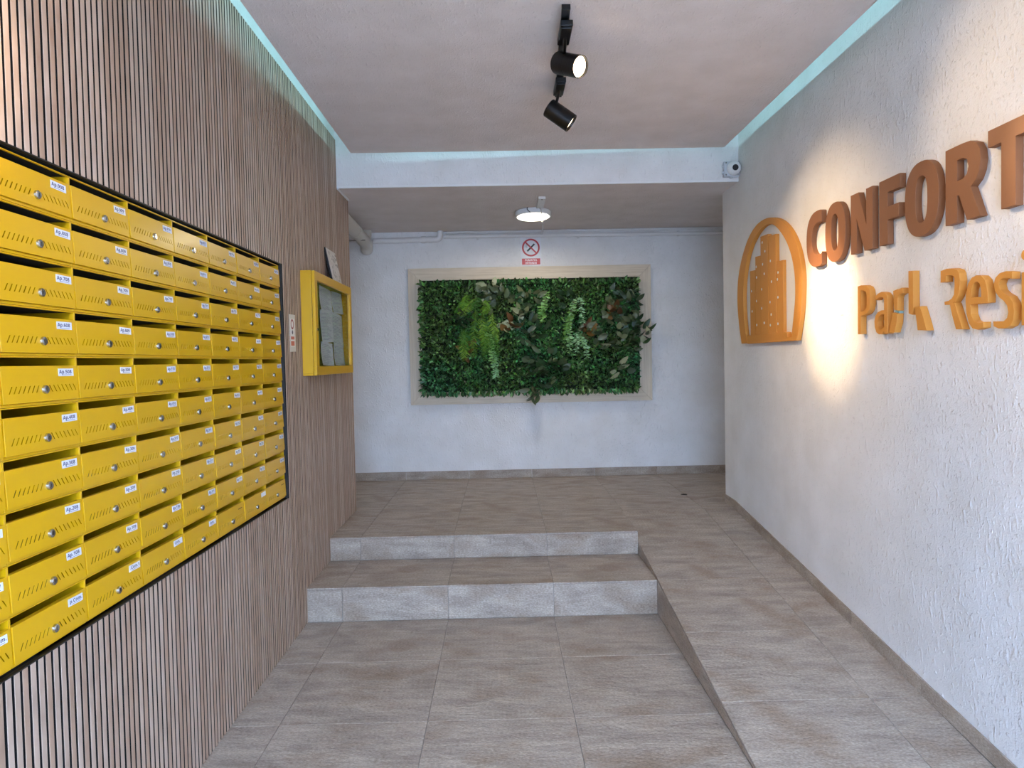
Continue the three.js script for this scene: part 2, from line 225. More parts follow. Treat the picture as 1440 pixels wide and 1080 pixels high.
// ------------------------------------------------------------------ mailboxes
{
  const W = BW - 0.0008, H = BH - 0.0006, D = 0.3, w = 0.0012;
  const body = merge([box(-W / 2, W / 2, 0, w, -D, 0), box(-W / 2, W / 2, H - w, H, -D, 0), box(-W / 2, -W / 2 + w, w, H - w, -D, 0), box(W / 2 - w, W / 2, w, H - w, -D, 0), box(-W / 2, W / 2, w, H - w, -D, -D + w),
    rbox(-W / 2, W / 2, 0, 0.0068, -0.006, 0.0015, 0.0012), rbox(-W / 2, W / 2, H - 0.0034, H, -0.006, 0.0015, 0.0012), rbox(-W / 2, -W / 2 + 0.003, 0.0068, H - 0.0034, -0.012, 0.001, 0.0006), rbox(W / 2 - 0.003, W / 2, 0.0068, H - 0.0034, -0.012, 0.001, 0.0006)]);
  const dw = W - 0.0075, dy0 = 0.0084, dy1 = 0.0950, dh = dy1 - dy0;
  const s = new THREE.Shape([[-dw / 2, 0], [dw / 2, 0], [dw / 2, dh], [-dw / 2, dh]].map((p) => new THREE.Vector2(...p)));
  const slit = (x0, x1, y0, y1) => { const t = 0.0018, p = new THREE.Path(); p.moveTo(x0 - t, y0); p.lineTo(x0 + t, y0); p.lineTo(x1 + t, y1); p.lineTo(x1 - t, y1); p.closePath(); s.holes.push(p); };
  const F = (f) => -W / 2 + f * W, yy = (f) => H * (1 - f) - dy0;
  for (let k = 0; k < 7; k++) { const a = F(0.085 + k * 0.0545), b = F(0.585 + k * 0.0555); slit(a, a + 0.011, yy(0.745), yy(0.60)); slit(b + 0.011, b, yy(0.745), yy(0.60)); }
  const door = merge([new THREE.ExtrudeGeometry(s, { depth: 0.0006, bevelEnabled: false }).translate(0, 0, 0.0022), rbox(-dw / 2 - 0.0008, -dw / 2 + 0.0012, -0.0006, dh + 0.0006, -0.006, 0.0029, 0.0007), rbox(dw / 2 - 0.0012, dw / 2 + 0.0008, -0.0006, dh + 0.0006, -0.006, 0.0029, 0.0007), rbox(-dw / 2, dw / 2, -0.0008, 0.0012, -0.006, 0.0029, 0.0007), rbox(-dw / 2, dw / 2, dh - 0.0012, dh + 0.0008, -0.012, 0.0029, 0.0007)]);
  const lock = merge([cyl(0.0105, 0.0112, 0.005, 20).rotateX(Math.PI / 2).translate(0, 0, 0.0025), cyl(0.0082, 0.0105, 0.0018, 20).rotateX(Math.PI / 2).translate(0, 0, 0.0059)]);
  const keyway = merge([rbox(-0.0011, 0.0011, -0.0045, 0.0045, 0.0062, 0.0072, 0.0004)]);
  // label prints in one atlas
  const cv = document.createElement('canvas'); cv.width = 1024; cv.height = 480; const c = cv.getContext('2d');
  const text = (r, k) => r < 9 ? `Ap.${9 - r}${String(7 + k).padStart(2, '0')}` : ['p.Com.', 'p.Com.1', '.Com.1', 'Com.', 'Com.', '', '', ''][k];
  for (let r = 0; r < ROWS; r++) for (let k = 0; k < COLS; k++) {
    const x = k * 128, y = r * 48; c.fillStyle = ['#e9e8ea', '#dfe1e8', '#ece9e6'][(r * 3 + k) % 3]; c.fillRect(x, y, 128, 48);
    c.fillStyle = '#20224a'; c.font = 'bold 33px sans-serif'; c.textBaseline = 'middle'; const t = text(r, k); c.fillText(t, x + (r < 9 ? 7 : 12), y + 20);
    if (t) { c.fillStyle = '#6c6e86'; c.fillRect(x + 26, y + 39, 84, 2.5); }
  }
  const at = new THREE.CanvasTexture(cv); at.colorSpace = THREE.SRGBColorSpace; at.magFilter = THREE.LinearFilter;
  const paper = new THREE.MeshStandardMaterial({ map: at, roughness: 0.55 });
  const lw = 0.064, lh = 0.0195;
  const labelGeo = (r, k) => { const g = box(-lw / 2, lw / 2, -lh / 2, lh / 2, 0, 0.0008).toNonIndexed(), n = g.attributes.normal, p = g.attributes.position, uv = g.attributes.uv;
    for (let i = 0; i < p.count; i++) { const f = n.getZ(i) > 0.5; uv.setXY(i, (k + (f ? p.getX(i) / lw + 0.5 : 0.02)) / COLS, 1 - (r + (f ? 0.5 - p.getY(i) / lh : 0.05)) / ROWS); } return g; };
  const shade_liner = merge([box(-W / 2 + 0.0014, W / 2 - 0.0014, H - 0.0022, H - 0.0014, -D + 0.003, -0.007), box(-W / 2 + 0.0014, W / 2 - 0.0014, 0.0014, 0.0022, -D + 0.003, -0.007), box(-W / 2 + 0.0014, W / 2 - 0.0014, 0.0022, H - 0.0022, -D + 0.002, -D + 0.003)]);  // near-black sheets added to paint in the shade behind slot and slits
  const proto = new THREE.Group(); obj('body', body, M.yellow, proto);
  const dg = obj('door', door, M.yellow, proto); dg.position.set(0, dy0, 0); dg.rotation.x = -0.045; dg.position.z = 0.0045;
  const lk = obj('lock', lock, M.chrome, dg); lk.position.set(0.006, H * (1 - 0.69) - dy0, 0.0029); obj('keyhole', keyway, M.black, lk);
  obj('shade_liner', shade_liner, plain(0x14110b, { roughness: 0.9 }), proto);
  const ord = ['first', 'second', 'third', 'fourth', 'fifth', 'sixth', 'seventh', 'eighth', 'ninth', 'bottom'], colName = ['cut-off left edge', 'second', 'third', 'fourth', 'fifth', 'sixth', 'seventh', 'rightmost'];
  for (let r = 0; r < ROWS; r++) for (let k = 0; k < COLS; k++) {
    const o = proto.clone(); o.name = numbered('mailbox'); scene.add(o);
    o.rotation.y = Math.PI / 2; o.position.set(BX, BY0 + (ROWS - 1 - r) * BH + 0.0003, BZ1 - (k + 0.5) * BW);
    const d = o.children[1]; d.rotation.x += rr(-0.012, 0.012); d.rotation.y = rr(-0.006, 0.006);
    const t = text(r, k), rowW = r === 0 ? 'top row' : r === 9 ? 'bottom row' : `${ord[r]} row from top`;
    if (r === 9 && (k === 5 || k === 7)) { const m = obj('worn_mark', rbox(-0.024, 0.02, -0.002, 0.001, 0, 0.0008, 0.0003), plain(0x5a1f14), d); m.position.set(F(0.84), dh * 0.76, 0.0029); }
    else { const lb = obj('name_label', labelGeo(r, k), paper, d); lb.position.set(F(0.838) + rr(-0.004, 0.004), yy(0.335) + rr(-0.001, 0.001), 0.0029); lb.rotation.z = rr(-0.03, 0.03); }
    const what = t ? `yellow mailbox labelled ${t}` : (k === 6 ? 'yellow mailbox with blank white label' : 'yellow mailbox with dark mark instead of label');
    tag(o, `${what}, ${rowW}, ${colName[k]} column of the bank`, 'mailbox', 'yellow mailboxes in the slatted wall');
  }
}
// ------------------------------------------------------------------ raised sign on the right wall
{
  const XF = XR - 0.028;
  // shapes in wall coordinates (u = z, v = height); extruded from the wall into the hall
  const solid = (pts, holes, depth, b = 0.0015, back = XR - 0.0005) => {
    const s = new THREE.Shape(pts), flip = [];
    for (const h of holes) s.holes.push(new THREE.Path(h)); void flip;
    return new THREE.ExtrudeGeometry(s, { depth: depth - 2 * b, bevelEnabled: true, bevelSize: b, bevelOffset: -b, bevelThickness: b, bevelSegments: 2, curveSegments: 10 }).translate(0, 0, b).rotateY(-Math.PI / 2).translate(back, 0, 0);
  };
  const V = (a) => a.map((p) => new THREE.Vector2(p[0], p[1]));
  const smoothClosed = (a, n = 4) => { const c = new THREE.CatmullRomCurve3(a.map((p) => new THREE.Vector3(p[0], p[1], 0)), true, 'catmullrom', 0.5); return c.getPoints(a.length * n).slice(0, -1).map((p) => new THREE.Vector2(p.x, p.y)); };
  const superE = (u0, u1, v0, v1, n = 2.5, k = 48) => [...Array(k)].map((_, i) => { const a = i / k * Math.PI * 2, c = Math.cos(a), s = Math.sin(a); return new THREE.Vector2((u0 + u1) / 2 + (u1 - u0) / 2 * Math.sign(c) * Math.abs(c) ** (2 / n), (v0 + v1) / 2 + (v1 - v0) / 2 * Math.sign(s) * Math.abs(s) ** (2 / n)); });
  const B = 1.929, H = 2.206;
  const letters = {};
  { // C: left part of an O closed by two upright terminals
    const o = superE(-3.903, -3.63, 1.921, 2.212, 2.5, 64).filter((p) => p.x < -3.717), i = superE(-3.838, -3.66, 1.982, 2.151, 2.3, 64).filter((p) => p.x < -3.717);
    const so = o.sort((a, b) => Math.atan2(a.y - 2.067, a.x + 3.70) - Math.atan2(b.y - 2.067, b.x + 3.70)), up = so.filter((p) => p.y >= 2.067).sort((a, b) => Math.atan2(a.y - 2.067, a.x + 3.74) - Math.atan2(b.y - 2.067, b.x + 3.74));
    const down = so.filter((p) => p.y < 2.067).sort((a, b) => (Math.atan2(a.y - 2.067, a.x + 3.74) + 7) % 6.2832 - (Math.atan2(b.y - 2.067, b.x + 3.74) + 7) % 6.2832);
    const iu = i.filter((p) => p.y >= 2.067).sort((a, b) => Math.atan2(b.y - 2.067, b.x + 3.74) - Math.atan2(a.y - 2.067, a.x + 3.74)), id = i.filter((p) => p.y < 2.067).sort((a, b) => Math.atan2(b.y - 2.067, b.x + 3.74) - Math.atan2(a.y - 2.067, a.x + 3.74));
    letters.C = [[...V([[-3.717, 2.204]]), ...up, ...down, ...V([[-3.717, 1.932], [-3.717, 1.992]]), ...id.sort((a, b) => b.x - a.x || 0).filter((p) => p.y < 2.0).sort((a, b) => b.x - a.x), ...id.filter((p) => p.y >= 2.0).sort((a, b) => a.y - b.y), ...iu.filter((p) => p.y < 2.13).sort((a, b) => a.y - b.y), ...iu.filter((p) => p.y >= 2.13).sort((a, b) => a.x - b.x), ...V([[-3.717, 2.142]])], []];
  }
  letters.O = [superE(-3.678, -3.462, 1.919, 2.212, 2.4), [superE(-3.611, -3.535, 1.975, 2.154, 2.6)]];
  letters.N = [V([[-3.408, B], [-3.408, H], [-3.335, H], [-3.262, 2.045], [-3.265, 2.10], [-3.265, H], [-3.207, H], [-3.207, B], [-3.281, B], [-3.352, 2.088], [-3.349, 2.04], [-3.349, B]]), []];
  letters.F = [V([[-3.151, B], [-3.151, H], [-2.988, H], [-2.988, 2.148], [-3.083, 2.148], [-3.083, 2.087], [-2.997, 2.087], [-2.997, 2.03], [-3.083, 2.03], [-3.083, B]]), []];
  letters.O2 = [superE(-2.952, -2.722, 1.919, 2.212, 2.4), [superE(-2.876, -2.796, 1.972, 2.155, 2.6)]];
  letters.R = [V([[-2.681, B], [-2.681, H], [-2.585, H], [-2.54, 2.203], [-2.507, 2.188], [-2.488, 2.16], [-2.483, 2.123], [-2.49, 2.088], [-2.508, 2.06], [-2.536, 2.041], [-2.484, B], [-2.558, B], [-2.603, 2.026], [-2.612, 2.026], [-2.612, B]]), [V([[-2.612, 2.079], [-2.58, 2.08], [-2.558, 2.092], [-2.549, 2.117], [-2.557, 2.143], [-2.58, 2.153], [-2.612, 2.153]])]];
  letters.T = [V([[-2.447, H], [-2.249, H], [-2.249, 2.149], [-2.314, 2.149], [-2.314, B], [-2.382, B], [-2.382, 2.149], [-2.447, 2.149]]), []];
  const lab = { C: ['large brown letter C nearest the orange tower logo', 'C'], O: ['large brown letter O between the C and N', 'O'], N: ['large brown letter N between O and F', 'N'], F: ['large brown letter F in the middle of the word', 'F'], O2: ['large brown letter O between the F and R', 'O'], R: ['large brown letter R beside the half-cut T', 'R'], T: ['large brown letter T cut by the right picture edge', 'T'] };
  for (const k of Object.keys(letters)) tag(obj('sign_letter', solid(letters[k][0], letters[k][1], 0.0275), M.brownSign), lab[k][0], 'letter', 'brown raised letters on right wall');
  // damaged orange letters of the lower line
  const P1 = V([[-3.344, 1.773], [-3.315, 1.775], [-3.279, 1.772], [-3.252, 1.762], [-3.237, 1.746], [-3.231, 1.721], [-3.231, 1.685], [-3.24, 1.657], [-3.26, 1.642], [-3.287, 1.636], [-3.316, 1.634], [-3.316, 1.55], [-3.344, 1.55]]);
  const Ph = V([[-3.316, 1.753], [-3.286, 1.75], [-3.268, 1.742], [-3.259, 1.723], [-3.258, 1.687], [-3.265, 1.666], [-3.283, 1.655], [-3.316, 1.652]]);
  const g1 = (n, l, gs, m = M.orangeSign) => tag(obj(n, gs, m), l, 'letter', 'orange broken letters on right wall');
  g1('sign_letter', 'orange capital letter P left of the broken small letters', [solid(P1, [Ph], 0.028)]);
  const a = V([[-3.188, 1.712], [-3.165, 1.723], [-3.135, 1.728], [-3.109, 1.722], [-3.092, 1.71], [-3.086, 1.687], [-3.085, 1.544], [-3.112, 1.544], [-3.115, 1.553], [-3.133, 1.543], [-3.159, 1.543], [-3.179, 1.553], [-3.191, 1.576], [-3.195, 1.601], [-3.187, 1.625], [-3.169, 1.64], [-3.139, 1.647], [-3.114, 1.647], [-3.114, 1.69], [-3.122, 1.702], [-3.142, 1.706], [-3.163, 1.704], [-3.18, 1.695]]);
  g1('sign_letter', 'orange small letter a beside the capital P', [solid(a, [V([[-3.114, 1.629], [-3.139, 1.629], [-3.157, 1.621], [-3.167, 1.6], [-3.165, 1.577], [-3.153, 1.565], [-3.136, 1.565], [-3.114, 1.574]])], 0.028)]);
  { const r = thing('sign_letter', 'orange small letter r broken across its stem', 'letter', [0, 0, 0], 'orange broken letters on right wall');
    obj('upper_piece', solid(V([[-3.04, 1.723], [-3.012, 1.727], [-3.009, 1.719], [-2.997, 1.727], [-2.976, 1.73], [-2.965, 1.727], [-2.964, 1.706], [-2.982, 1.705], [-3.0, 1.699], [-3.006, 1.69], [-3.007, 1.637], [-3.034, 1.643], [-3.039, 1.683]]), [], 0.028), M.orangeSign, r);
    obj('lower_piece', solid(V([[-3.043, 1.632], [-3.007, 1.625], [-3.013, 1.585], [-3.032, 1.546], [-3.072, 1.549]]), [], 0.029), M.orangeSign, r);
    const f = obj('foam_core', solid(V([[-3.036, 1.642], [-3.008, 1.636], [-3.009, 1.626], [-3.041, 1.632]]), [], 0.020), M.foam, r); f.userData.label = 'bare teal foam in the break'; }
  { const k = thing('sign_letter', 'orange small letter k with its upper arm missing', 'letter', [0, 0, 0], 'orange broken letters on right wall');
    obj('stem', solid(V([[-2.926, 1.793], [-2.893, 1.79], [-2.891, 1.646], [-2.888, 1.639], [-2.894, 1.626], [-2.902, 1.613], [-2.925, 1.62]]), [], 0.028), M.orangeSign, k);
    obj('leg', solid(V([[-2.879, 1.641], [-2.842, 1.643], [-2.815, 1.59], [-2.796, 1.545], [-2.858, 1.549], [-2.866, 1.587]]), [], 0.03), M.orangeSign, k); }
  const Ra = V([[-2.71, 1.766], [-2.674, 1.77], [-2.635, 1.767], [-2.611, 1.759], [-2.6, 1.745], [-2.594, 1.717], [-2.598, 1.684], [-2.609, 1.662], [-2.625, 1.646], [-2.638, 1.637], [-2.652, 1.634], [-2.685, 1.636], [-2.687, 1.648], [-2.662, 1.65], [-2.643, 1.657], [-2.63, 1.67], [-2.627, 1.7], [-2.628, 1.728], [-2.636, 1.739], [-2.649, 1.743], [-2.676, 1.744], [-2.678, 1.722], [-2.711, 1.722]]);
  g1('sign_letter', 'orange capital letter R with its stem broken away', [solid(Ra, [], 0.028), solid(V([[-2.655, 1.637], [-2.627, 1.64], [-2.595, 1.571], [-2.58, 1.54], [-2.619, 1.542], [-2.641, 1.594]]), [], 0.0278)]);
  const e = V([[-2.564, 1.642], [-2.562, 1.668], [-2.552, 1.699], [-2.531, 1.72], [-2.507, 1.726], [-2.48, 1.722], [-2.461, 1.706], [-2.45, 1.679], [-2.445, 1.657], [-2.444, 1.625], [-2.536, 1.626], [-2.534, 1.593], [-2.521, 1.57], [-2.499, 1.559], [-2.477, 1.56], [-2.468, 1.561], [-2.468, 1.541], [-2.499, 1.535], [-2.526, 1.541], [-2.546, 1.561], [-2.559, 1.595]]);
  g1('sign_letter', 'orange small letter e between the R and s', [solid(e, [V([[-2.538, 1.649], [-2.534, 1.678], [-2.522, 1.7], [-2.502, 1.706], [-2.487, 1.697], [-2.479, 1.676], [-2.477, 1.647]])], 0.028)]);
  const sp = V([[-2.327, 1.717], [-2.359, 1.722], [-2.388, 1.719], [-2.408, 1.706], [-2.417, 1.685], [-2.41, 1.66], [-2.39, 1.639], [-2.368, 1.625], [-2.352, 1.609], [-2.346, 1.587], [-2.352, 1.568], [-2.367, 1.558], [-2.394, 1.557], [-2.419, 1.56], [-2.417, 1.543], [-2.394, 1.535], [-2.363, 1.533], [-2.337, 1.541], [-2.322, 1.56], [-2.318, 1.588], [-2.325, 1.616], [-2.342, 1.638], [-2.368, 1.651], [-2.385, 1.664], [-2.392, 1.683], [-2.385, 1.696], [-2.372, 1.7], [-2.348, 1.698], [-2.327, 1.693]]);
  g1('sign_letter', 'orange small letter s beside the cut-off i', [solid(sp, [], 0.028)]);
  { const i = thing('sign_letter', 'orange small letter i cut by the right picture edge', 'letter', [0, 0, 0], 'orange broken letters on right wall');
    obj('stem', solid(V([[-2.286, 1.709], [-2.258, 1.709], [-2.258, 1.539], [-2.286, 1.54]]), [], 0.028), M.orangeSign, i); obj('dot', solid(superE(-2.288, -2.254, 1.746, 1.78, 2), [], 0.028), M.orangeSign, i); }
  // logo: arch round a group of towers
  const lg = thing('tower_logo', 'orange raised emblem of towers inside an oval arch', 'logo', [0, 0, 0]);
  const ro = [[-4.98, 1.545], [-5.03, 1.685], [-5.06, 1.853], [-5.035, 2.005], [-4.949, 2.14], [-4.821, 2.247], [-4.676, 2.303], [-4.528, 2.316], [-4.412, 2.303], [-4.281, 2.266], [-4.158, 2.199], [-4.062, 2.111], [-3.998, 2.008], [-3.968, 1.898], [-3.972, 1.784], [-3.994, 1.671], [-4.038, 1.552]];
  const ri = [[-4.125, 1.552], [-4.089, 1.676], [-4.064, 1.792], [-4.069, 1.91], [-4.103, 2.008], [-4.17, 2.105], [-4.262, 2.185], [-4.368, 2.248], [-4.47, 2.272], [-4.577, 2.268], [-4.716, 2.222], [-4.824, 2.146], [-4.896, 2.035], [-4.932, 1.916], [-4.935, 1.803], [-4.916, 1.679], [-4.87, 1.545]];
  const open = (a, n = 4) => new THREE.CatmullRomCurve3(a.map((p) => new THREE.Vector3(p[0], p[1], 0))).getPoints(a.length * n).map((p) => new THREE.Vector2(p.x, p.y));
  obj('arch', solid([...open(ro), ...open(ri)], [], 0.026), M.orangeSign, lg);
  obj('base', solid(V([[-4.855, 1.541], [-4.855, 1.597], [-4.21, 1.597], [-4.18, 1.593], [-4.177, 1.562], [-4.037, 1.562], [-4.044, 1.541]]), [], 0.0275), M.orangeSign, lg);
  const tw = [[-4.815, -4.717, 2.025], [-4.706, -4.612, 2.105], [-4.6, -4.474, 2.218], [-4.466, -4.352, 2.197], [-4.346, -4.25, 2.026]];
  const towers = tw.map(([u0, u1, v], k) => obj('tower', solid(V([[u0, 1.5975], [u0, v], [u1, v - 0.004], [u1, 1.5975]]), [], [0.02, 0.022, 0.026, 0.024, 0.02][k]), M.orangeSign, lg));
  for (const [u, v] of [[-4.567, 2.176], [-4.521, 2.114], [-4.563, 2.038], [-4.536, 1.975], [-4.582, 1.882], [-4.585, 1.761], [-4.543, 1.666], [-4.688, 2.038], [-4.684, 1.969], [-4.688, 1.816], [-4.687, 1.66], [-4.421, 1.913], [-4.447, 1.79], [-4.43, 1.712], [-4.326, 1.957], [-4.335, 1.917], [-4.33, 1.809], [-4.333, 1.65], [-4.785, 1.889], [-4.778, 1.755], [-4.436, 2.042], [-4.445, 1.647]]) {
    const k = tw.findIndex((t) => u > t[0] && u < t[1]), d = [0.02, 0.022, 0.026, 0.024, 0.02][Math.max(k, 0)];
    const o = obj('window_dot', cyl(0.0085, 0.0085, 0.002, 10), M.whitePaint, towers[Math.max(k, 0)]); o.rotation.z = Math.PI / 2; o.position.set(XR - d - 0.0005, v, u);
  }
}
// ------------------------------------------------------------------ living wall in its wooden frame
{
  const x0 = -0.864, x1 = 1.43, y0 = 1.056, y1 = 2.344, bw = 0.115, z0 = ZB + 0.001, zf = ZB + 0.03;
  const lw = thing('living_wall', 'framed panel of artificial greenery on the back wall', 'plant wall', [0, 0, 0]);
  const board = (pts, k, turn) => { const s = new THREE.Shape(pts.map((p) => new THREE.Vector2(...p))); const g = metreUV(new THREE.ExtrudeGeometry(s, { depth: 0.024, bevelEnabled: true, bevelSize: 0.0012, bevelOffset: -0.0012, bevelThickness: 0.0015, bevelSegments: 1 }).translate(0, 0, z0 + 0.0015), 1.0); const uv = g.attributes.uv; for (let i = 0; i < uv.count; i++) { const [u, v] = [uv.getX(i), uv.getY(i)]; turn ? uv.setXY(i, v / 1.4, u / 0.19 + k * 0.3) : uv.setXY(i, u / 1.4, v / 0.19); } obj('frame_board', g, M.frameWood[turn ? 1 : 0], lw); };
  const e = 0.0006;
  board([[x0 + e, y1], [x1 - e, y1], [x1 - bw - e, y1 - bw], [x0 + bw + e, y1 - bw]], 0, 0); board([[x0 + e, y0], [x0 + bw + e, y0 + bw], [x1 - bw - e, y0 + bw], [x1 - e, y0]], 1, 0);
  board([[x0, y0 + e], [x0, y1 - e], [x0 + bw, y1 - bw - e], [x0 + bw, y0 + bw + e]], 0, 1); board([[x1, y0 + e], [x1 - bw, y0 + bw + e], [x1 - bw, y1 - bw - e], [x1, y1 - e]], 1, 1);
  const gx0 = -0.742, gx1 = 1.285, gy0 = 1.16, gy1 = 2.195, zb = zf + 0.012;
  obj('backing', [box(x0 + bw - 0.003, x1 - bw + 0.003, y0 + bw - 0.003, y1 - bw + 0.003, z0, z0 + 0.014), box(gx0 + 0.01, gx1 - 0.005, gy0 + 0.02, gy1 - 0.002, z0 + 0.015, zb)], plain(0x10200f, { roughness: 0.9 }), lw);
  // one small leaf, folded along its midrib
  const leafGeo = (L, W, fold = 0.25, bend = 0.2, n = 4) => { const P = [], I = []; for (let i = 0; i <= n; i++) { const t = i / n, w = W * Math.sin(Math.PI * Math.min(0.98, t * 0.92 + 0.05)) ** 0.8, z = -bend * L * t * t; P.push(-w, L * t, z + fold * w, 0, L * t, z, w, L * t, z + fold * w); if (i < n) { const b = i * 3; I.push(b, b + 1, b + 4, b, b + 4, b + 3, b + 1, b + 2, b + 5, b + 1, b + 5, b + 4); } } const g = new THREE.BufferGeometry(); g.setAttribute('position', new THREE.Float32BufferAttribute(P, 3)); g.setAttribute('uv', new THREE.Float32BufferAttribute(new Float32Array(P.length / 3 * 2), 2)); g.setIndex(I); g.computeVertexNormals(); return g; };
  const leafMat = (c, r = 0.42) => new THREE.MeshPhysicalMaterial({ color: c, roughness: r, side: THREE.DoubleSide, transmission: 0, sheen: 0 });
  const small = leafGeo(0.034, 0.0088, 0.35, 0.15, 3), NB = 17000, im = new THREE.InstancedMesh(small, leafMat(0xffffff, 0.36), NB);
  im.name = 'boxwood_foliage'; im.userData.kind = 'stuff'; im.castShadow = im.receiveShadow = true; lw.add(im);
  const m4 = new THREE.Matrix4(), q = new THREE.Quaternion(), col = new THREE.Color(), up = new THREE.Vector3(0, 1, 0);
  for (let i = 0; i < NB; i++) {
    const u = rnd(), v = rnd(), x = lerp(gx0, gx1, u), y = lerp(gy0, gy1, v), edge = Math.min(u, 1 - u) < 0.02 || v < 0.03;
    const layer = rnd(), d = new THREE.Vector3(rr(-1, 1), rr(-1, 1) - (edge && v < 0.05 ? 0.8 : 0.1), rr(0.25, 1.2)).normalize(); if (u < 0.02) d.x -= 1.1; if (u > 0.98) d.x += 1.1; if (v > 0.97) d.y += 0.8; if (v < 0.03) d.y -= 0.9; d.normalize();
    q.setFromUnitVectors(up, d); q.multiply(new THREE.Quaternion().setFromAxisAngle(up, rr(0, 6.28)));
    const clump = N2(u * 0.9, v * 0.9, 16, 9, 2), s = rr(0.7, 1.2) * (Math.min(u, 1 - u) < 0.015 || Math.min(v, 1 - v) < 0.03 ? 1.35 : 1); m4.compose(new THREE.Vector3(x, y, zb + 0.003 + layer * (0.045 + 0.05 * clump)), q, new THREE.Vector3(s, s, s)); im.setMatrixAt(i, m4);
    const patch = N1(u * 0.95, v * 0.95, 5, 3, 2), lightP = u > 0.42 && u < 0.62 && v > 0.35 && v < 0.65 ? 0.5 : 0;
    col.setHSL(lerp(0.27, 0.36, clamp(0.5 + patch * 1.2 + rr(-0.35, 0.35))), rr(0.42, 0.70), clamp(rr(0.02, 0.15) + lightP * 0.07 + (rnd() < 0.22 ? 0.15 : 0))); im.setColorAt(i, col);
  }
  // large leaves: clusters of broad grey-green, olive and copper leaves
  const lm = { grey: [0x48583a, 0x566444, 0x3b4d34].map((c) => leafMat(c)), olive: [0x66704a, 0x5c6546, 0x727a54].map((c) => leafMat(c)), dark: [0x254523, 0x2f5229, 0x213c20].map((c) => leafMat(c)), copper: [0x6e4a2a, 0x82602f, 0x573a24].map((c) => leafMat(c)), pale: [0xa9ab86, 0x9aa27c].map((c) => leafMat(c)) };
  const bigs = [leafGeo(0.09, 0.025, 0.2, 0.25, 5), leafGeo(0.078, 0.030, 0.15, 0.2, 5), leafGeo(0.10, 0.023, 0.25, 0.35, 5)];
  const px = (X, Y) => [(X - 590) / 318 * 2.13 - 0.754, 2.192 - (Y - 396) / 158 * 1.03];
  const big = (x, y, kind, down = 0, s = 1) => { const o = obj('large_leaf', bigs[Math.floor(rnd() * 3)], lm[kind][Math.floor(rnd() * lm[kind].length)], lw); const d = new THREE.Vector3(rr(-1, 1), rr(-0.9, 0.9) - down, rr(0.15, 0.6)).normalize(); o.quaternion.setFromUnitVectors(up, d); o.quaternion.multiply(new THREE.Quaternion().setFromAxisAngle(up, Math.atan2(d.x * 0.3, 1) + rr(-0.5, 0.5))); o.position.set(x, y, zb + rr(0.045, 0.075)); o.scale.setScalar(s * rr(0.8, 1.15)); };
  const cluster = (X, Y, RX, RY, n, kinds, down = 0, s = 1) => { for (let i = 0; i < n * 1.3; i++) { const a = rnd() * 6.28, r = Math.sqrt(rnd()), [x, y] = px(X + RX * r * Math.cos(a), Y + RY * r * Math.sin(a)); big(x, y, kinds[Math.floor(rnd() * kinds.length)], down, s); } };
  cluster(692, 416, 20, 18, 30, ['grey', 'olive', 'grey', 'pale']); cluster(738, 428, 24, 20, 24, ['grey', 'olive', 'dark']); cluster(714, 457, 13, 11, 10, ['copper', 'copper', 'pale']); cluster(745, 470, 20, 22, 18, ['grey', 'dark']);
  cluster(765, 520, 28, 26, 42, ['grey', 'dark', 'grey'], 0.2); cluster(748, 552, 8, 10, 9, ['grey', 'olive'], 1); cluster(868, 435, 30, 26, 44, ['grey', 'grey', 'olive', 'dark']); cluster(864, 440, 9, 8, 7, ['copper']); cluster(822, 466, 11, 9, 10, ['copper', 'olive', 'copper']);
  cluster(885, 475, 24, 26, 34, ['grey', 'dark', 'grey', 'olive']); cluster(846, 480, 14, 14, 10, ['olive', 'grey']); cluster(655, 490, 6, 14, 6, ['olive', 'copper']); cluster(648, 446, 14, 10, 9, ['dark', 'grey']); cluster(872, 522, 10, 10, 5, ['pale', 'grey']); cluster(800, 425, 16, 12, 10, ['dark', 'grey']);
  for (const [X, Y] of [[841, 488], [903, 486], [911, 474], [868, 528], [704, 455], [728, 453]]) { const [x, y] = px(X, Y); big(x, y, 'pale', 0, 1.05); }
  // hanging fern fronds: stem with rows of fine leaflets
  const fernMat = [0x6f9e2a, 0x4a8426, 0x86ad3a, 0x3f7324].map((c) => leafMat(c, 0.5)), needle = leafGeo(0.044, 0.0034, 0.2, 0.35, 2);
  const frond = (X, Y, len, sway, mat) => { const [x, y] = px(X, Y), pts = [[x, y, zb + 0.05], [x + sway * 0.4, y - len * 0.35, zb + 0.095], [x + sway * 0.8, y - len * 0.7, zb + 0.1], [x + sway, y - len, zb + 0.08]], c = new THREE.CatmullRomCurve3(pts.map((p) => new THREE.Vector3(...p))), gs = [tube(pts, 0.0013, 10, 4)];
    for (let i = 2; i < 26; i++) for (const sd of [-1, 1]) { const t = i / 26, p = c.getPoint(t), k = (0.5 + 0.9 * Math.sin(Math.PI * t)) * rr(0.8, 1.1), d = new THREE.Vector3(sd * rr(0.5, 1), rr(-1, -0.45), rr(-0.1, 0.5)).normalize(); gs.push(needle.clone().applyMatrix4(new THREE.Matrix4().compose(p, new THREE.Quaternion().setFromUnitVectors(up, d), new THREE.Vector3(k, k, k)))); }
    obj('fern_frond', gs, mat, lw); };
  for (let i = 0; i < 8; i++) frond(668 + i * 3.2, rr(426, 458), rr(0.3, 0.5), rr(-0.07, 0.07), fernMat[(i * 3) % 4]);
  for (let i = 0; i < 5; i++) frond(656 + i * 7, rr(410, 424), rr(0.14, 0.24), rr(-0.18, 0.05), fernMat[i % 4]);
  for (let i = 0; i < 3; i++) frond(rr(648, 658), rr(455, 470), rr(0.22, 0.34), rr(-0.02, 0.02), fernMat[1 + i]);
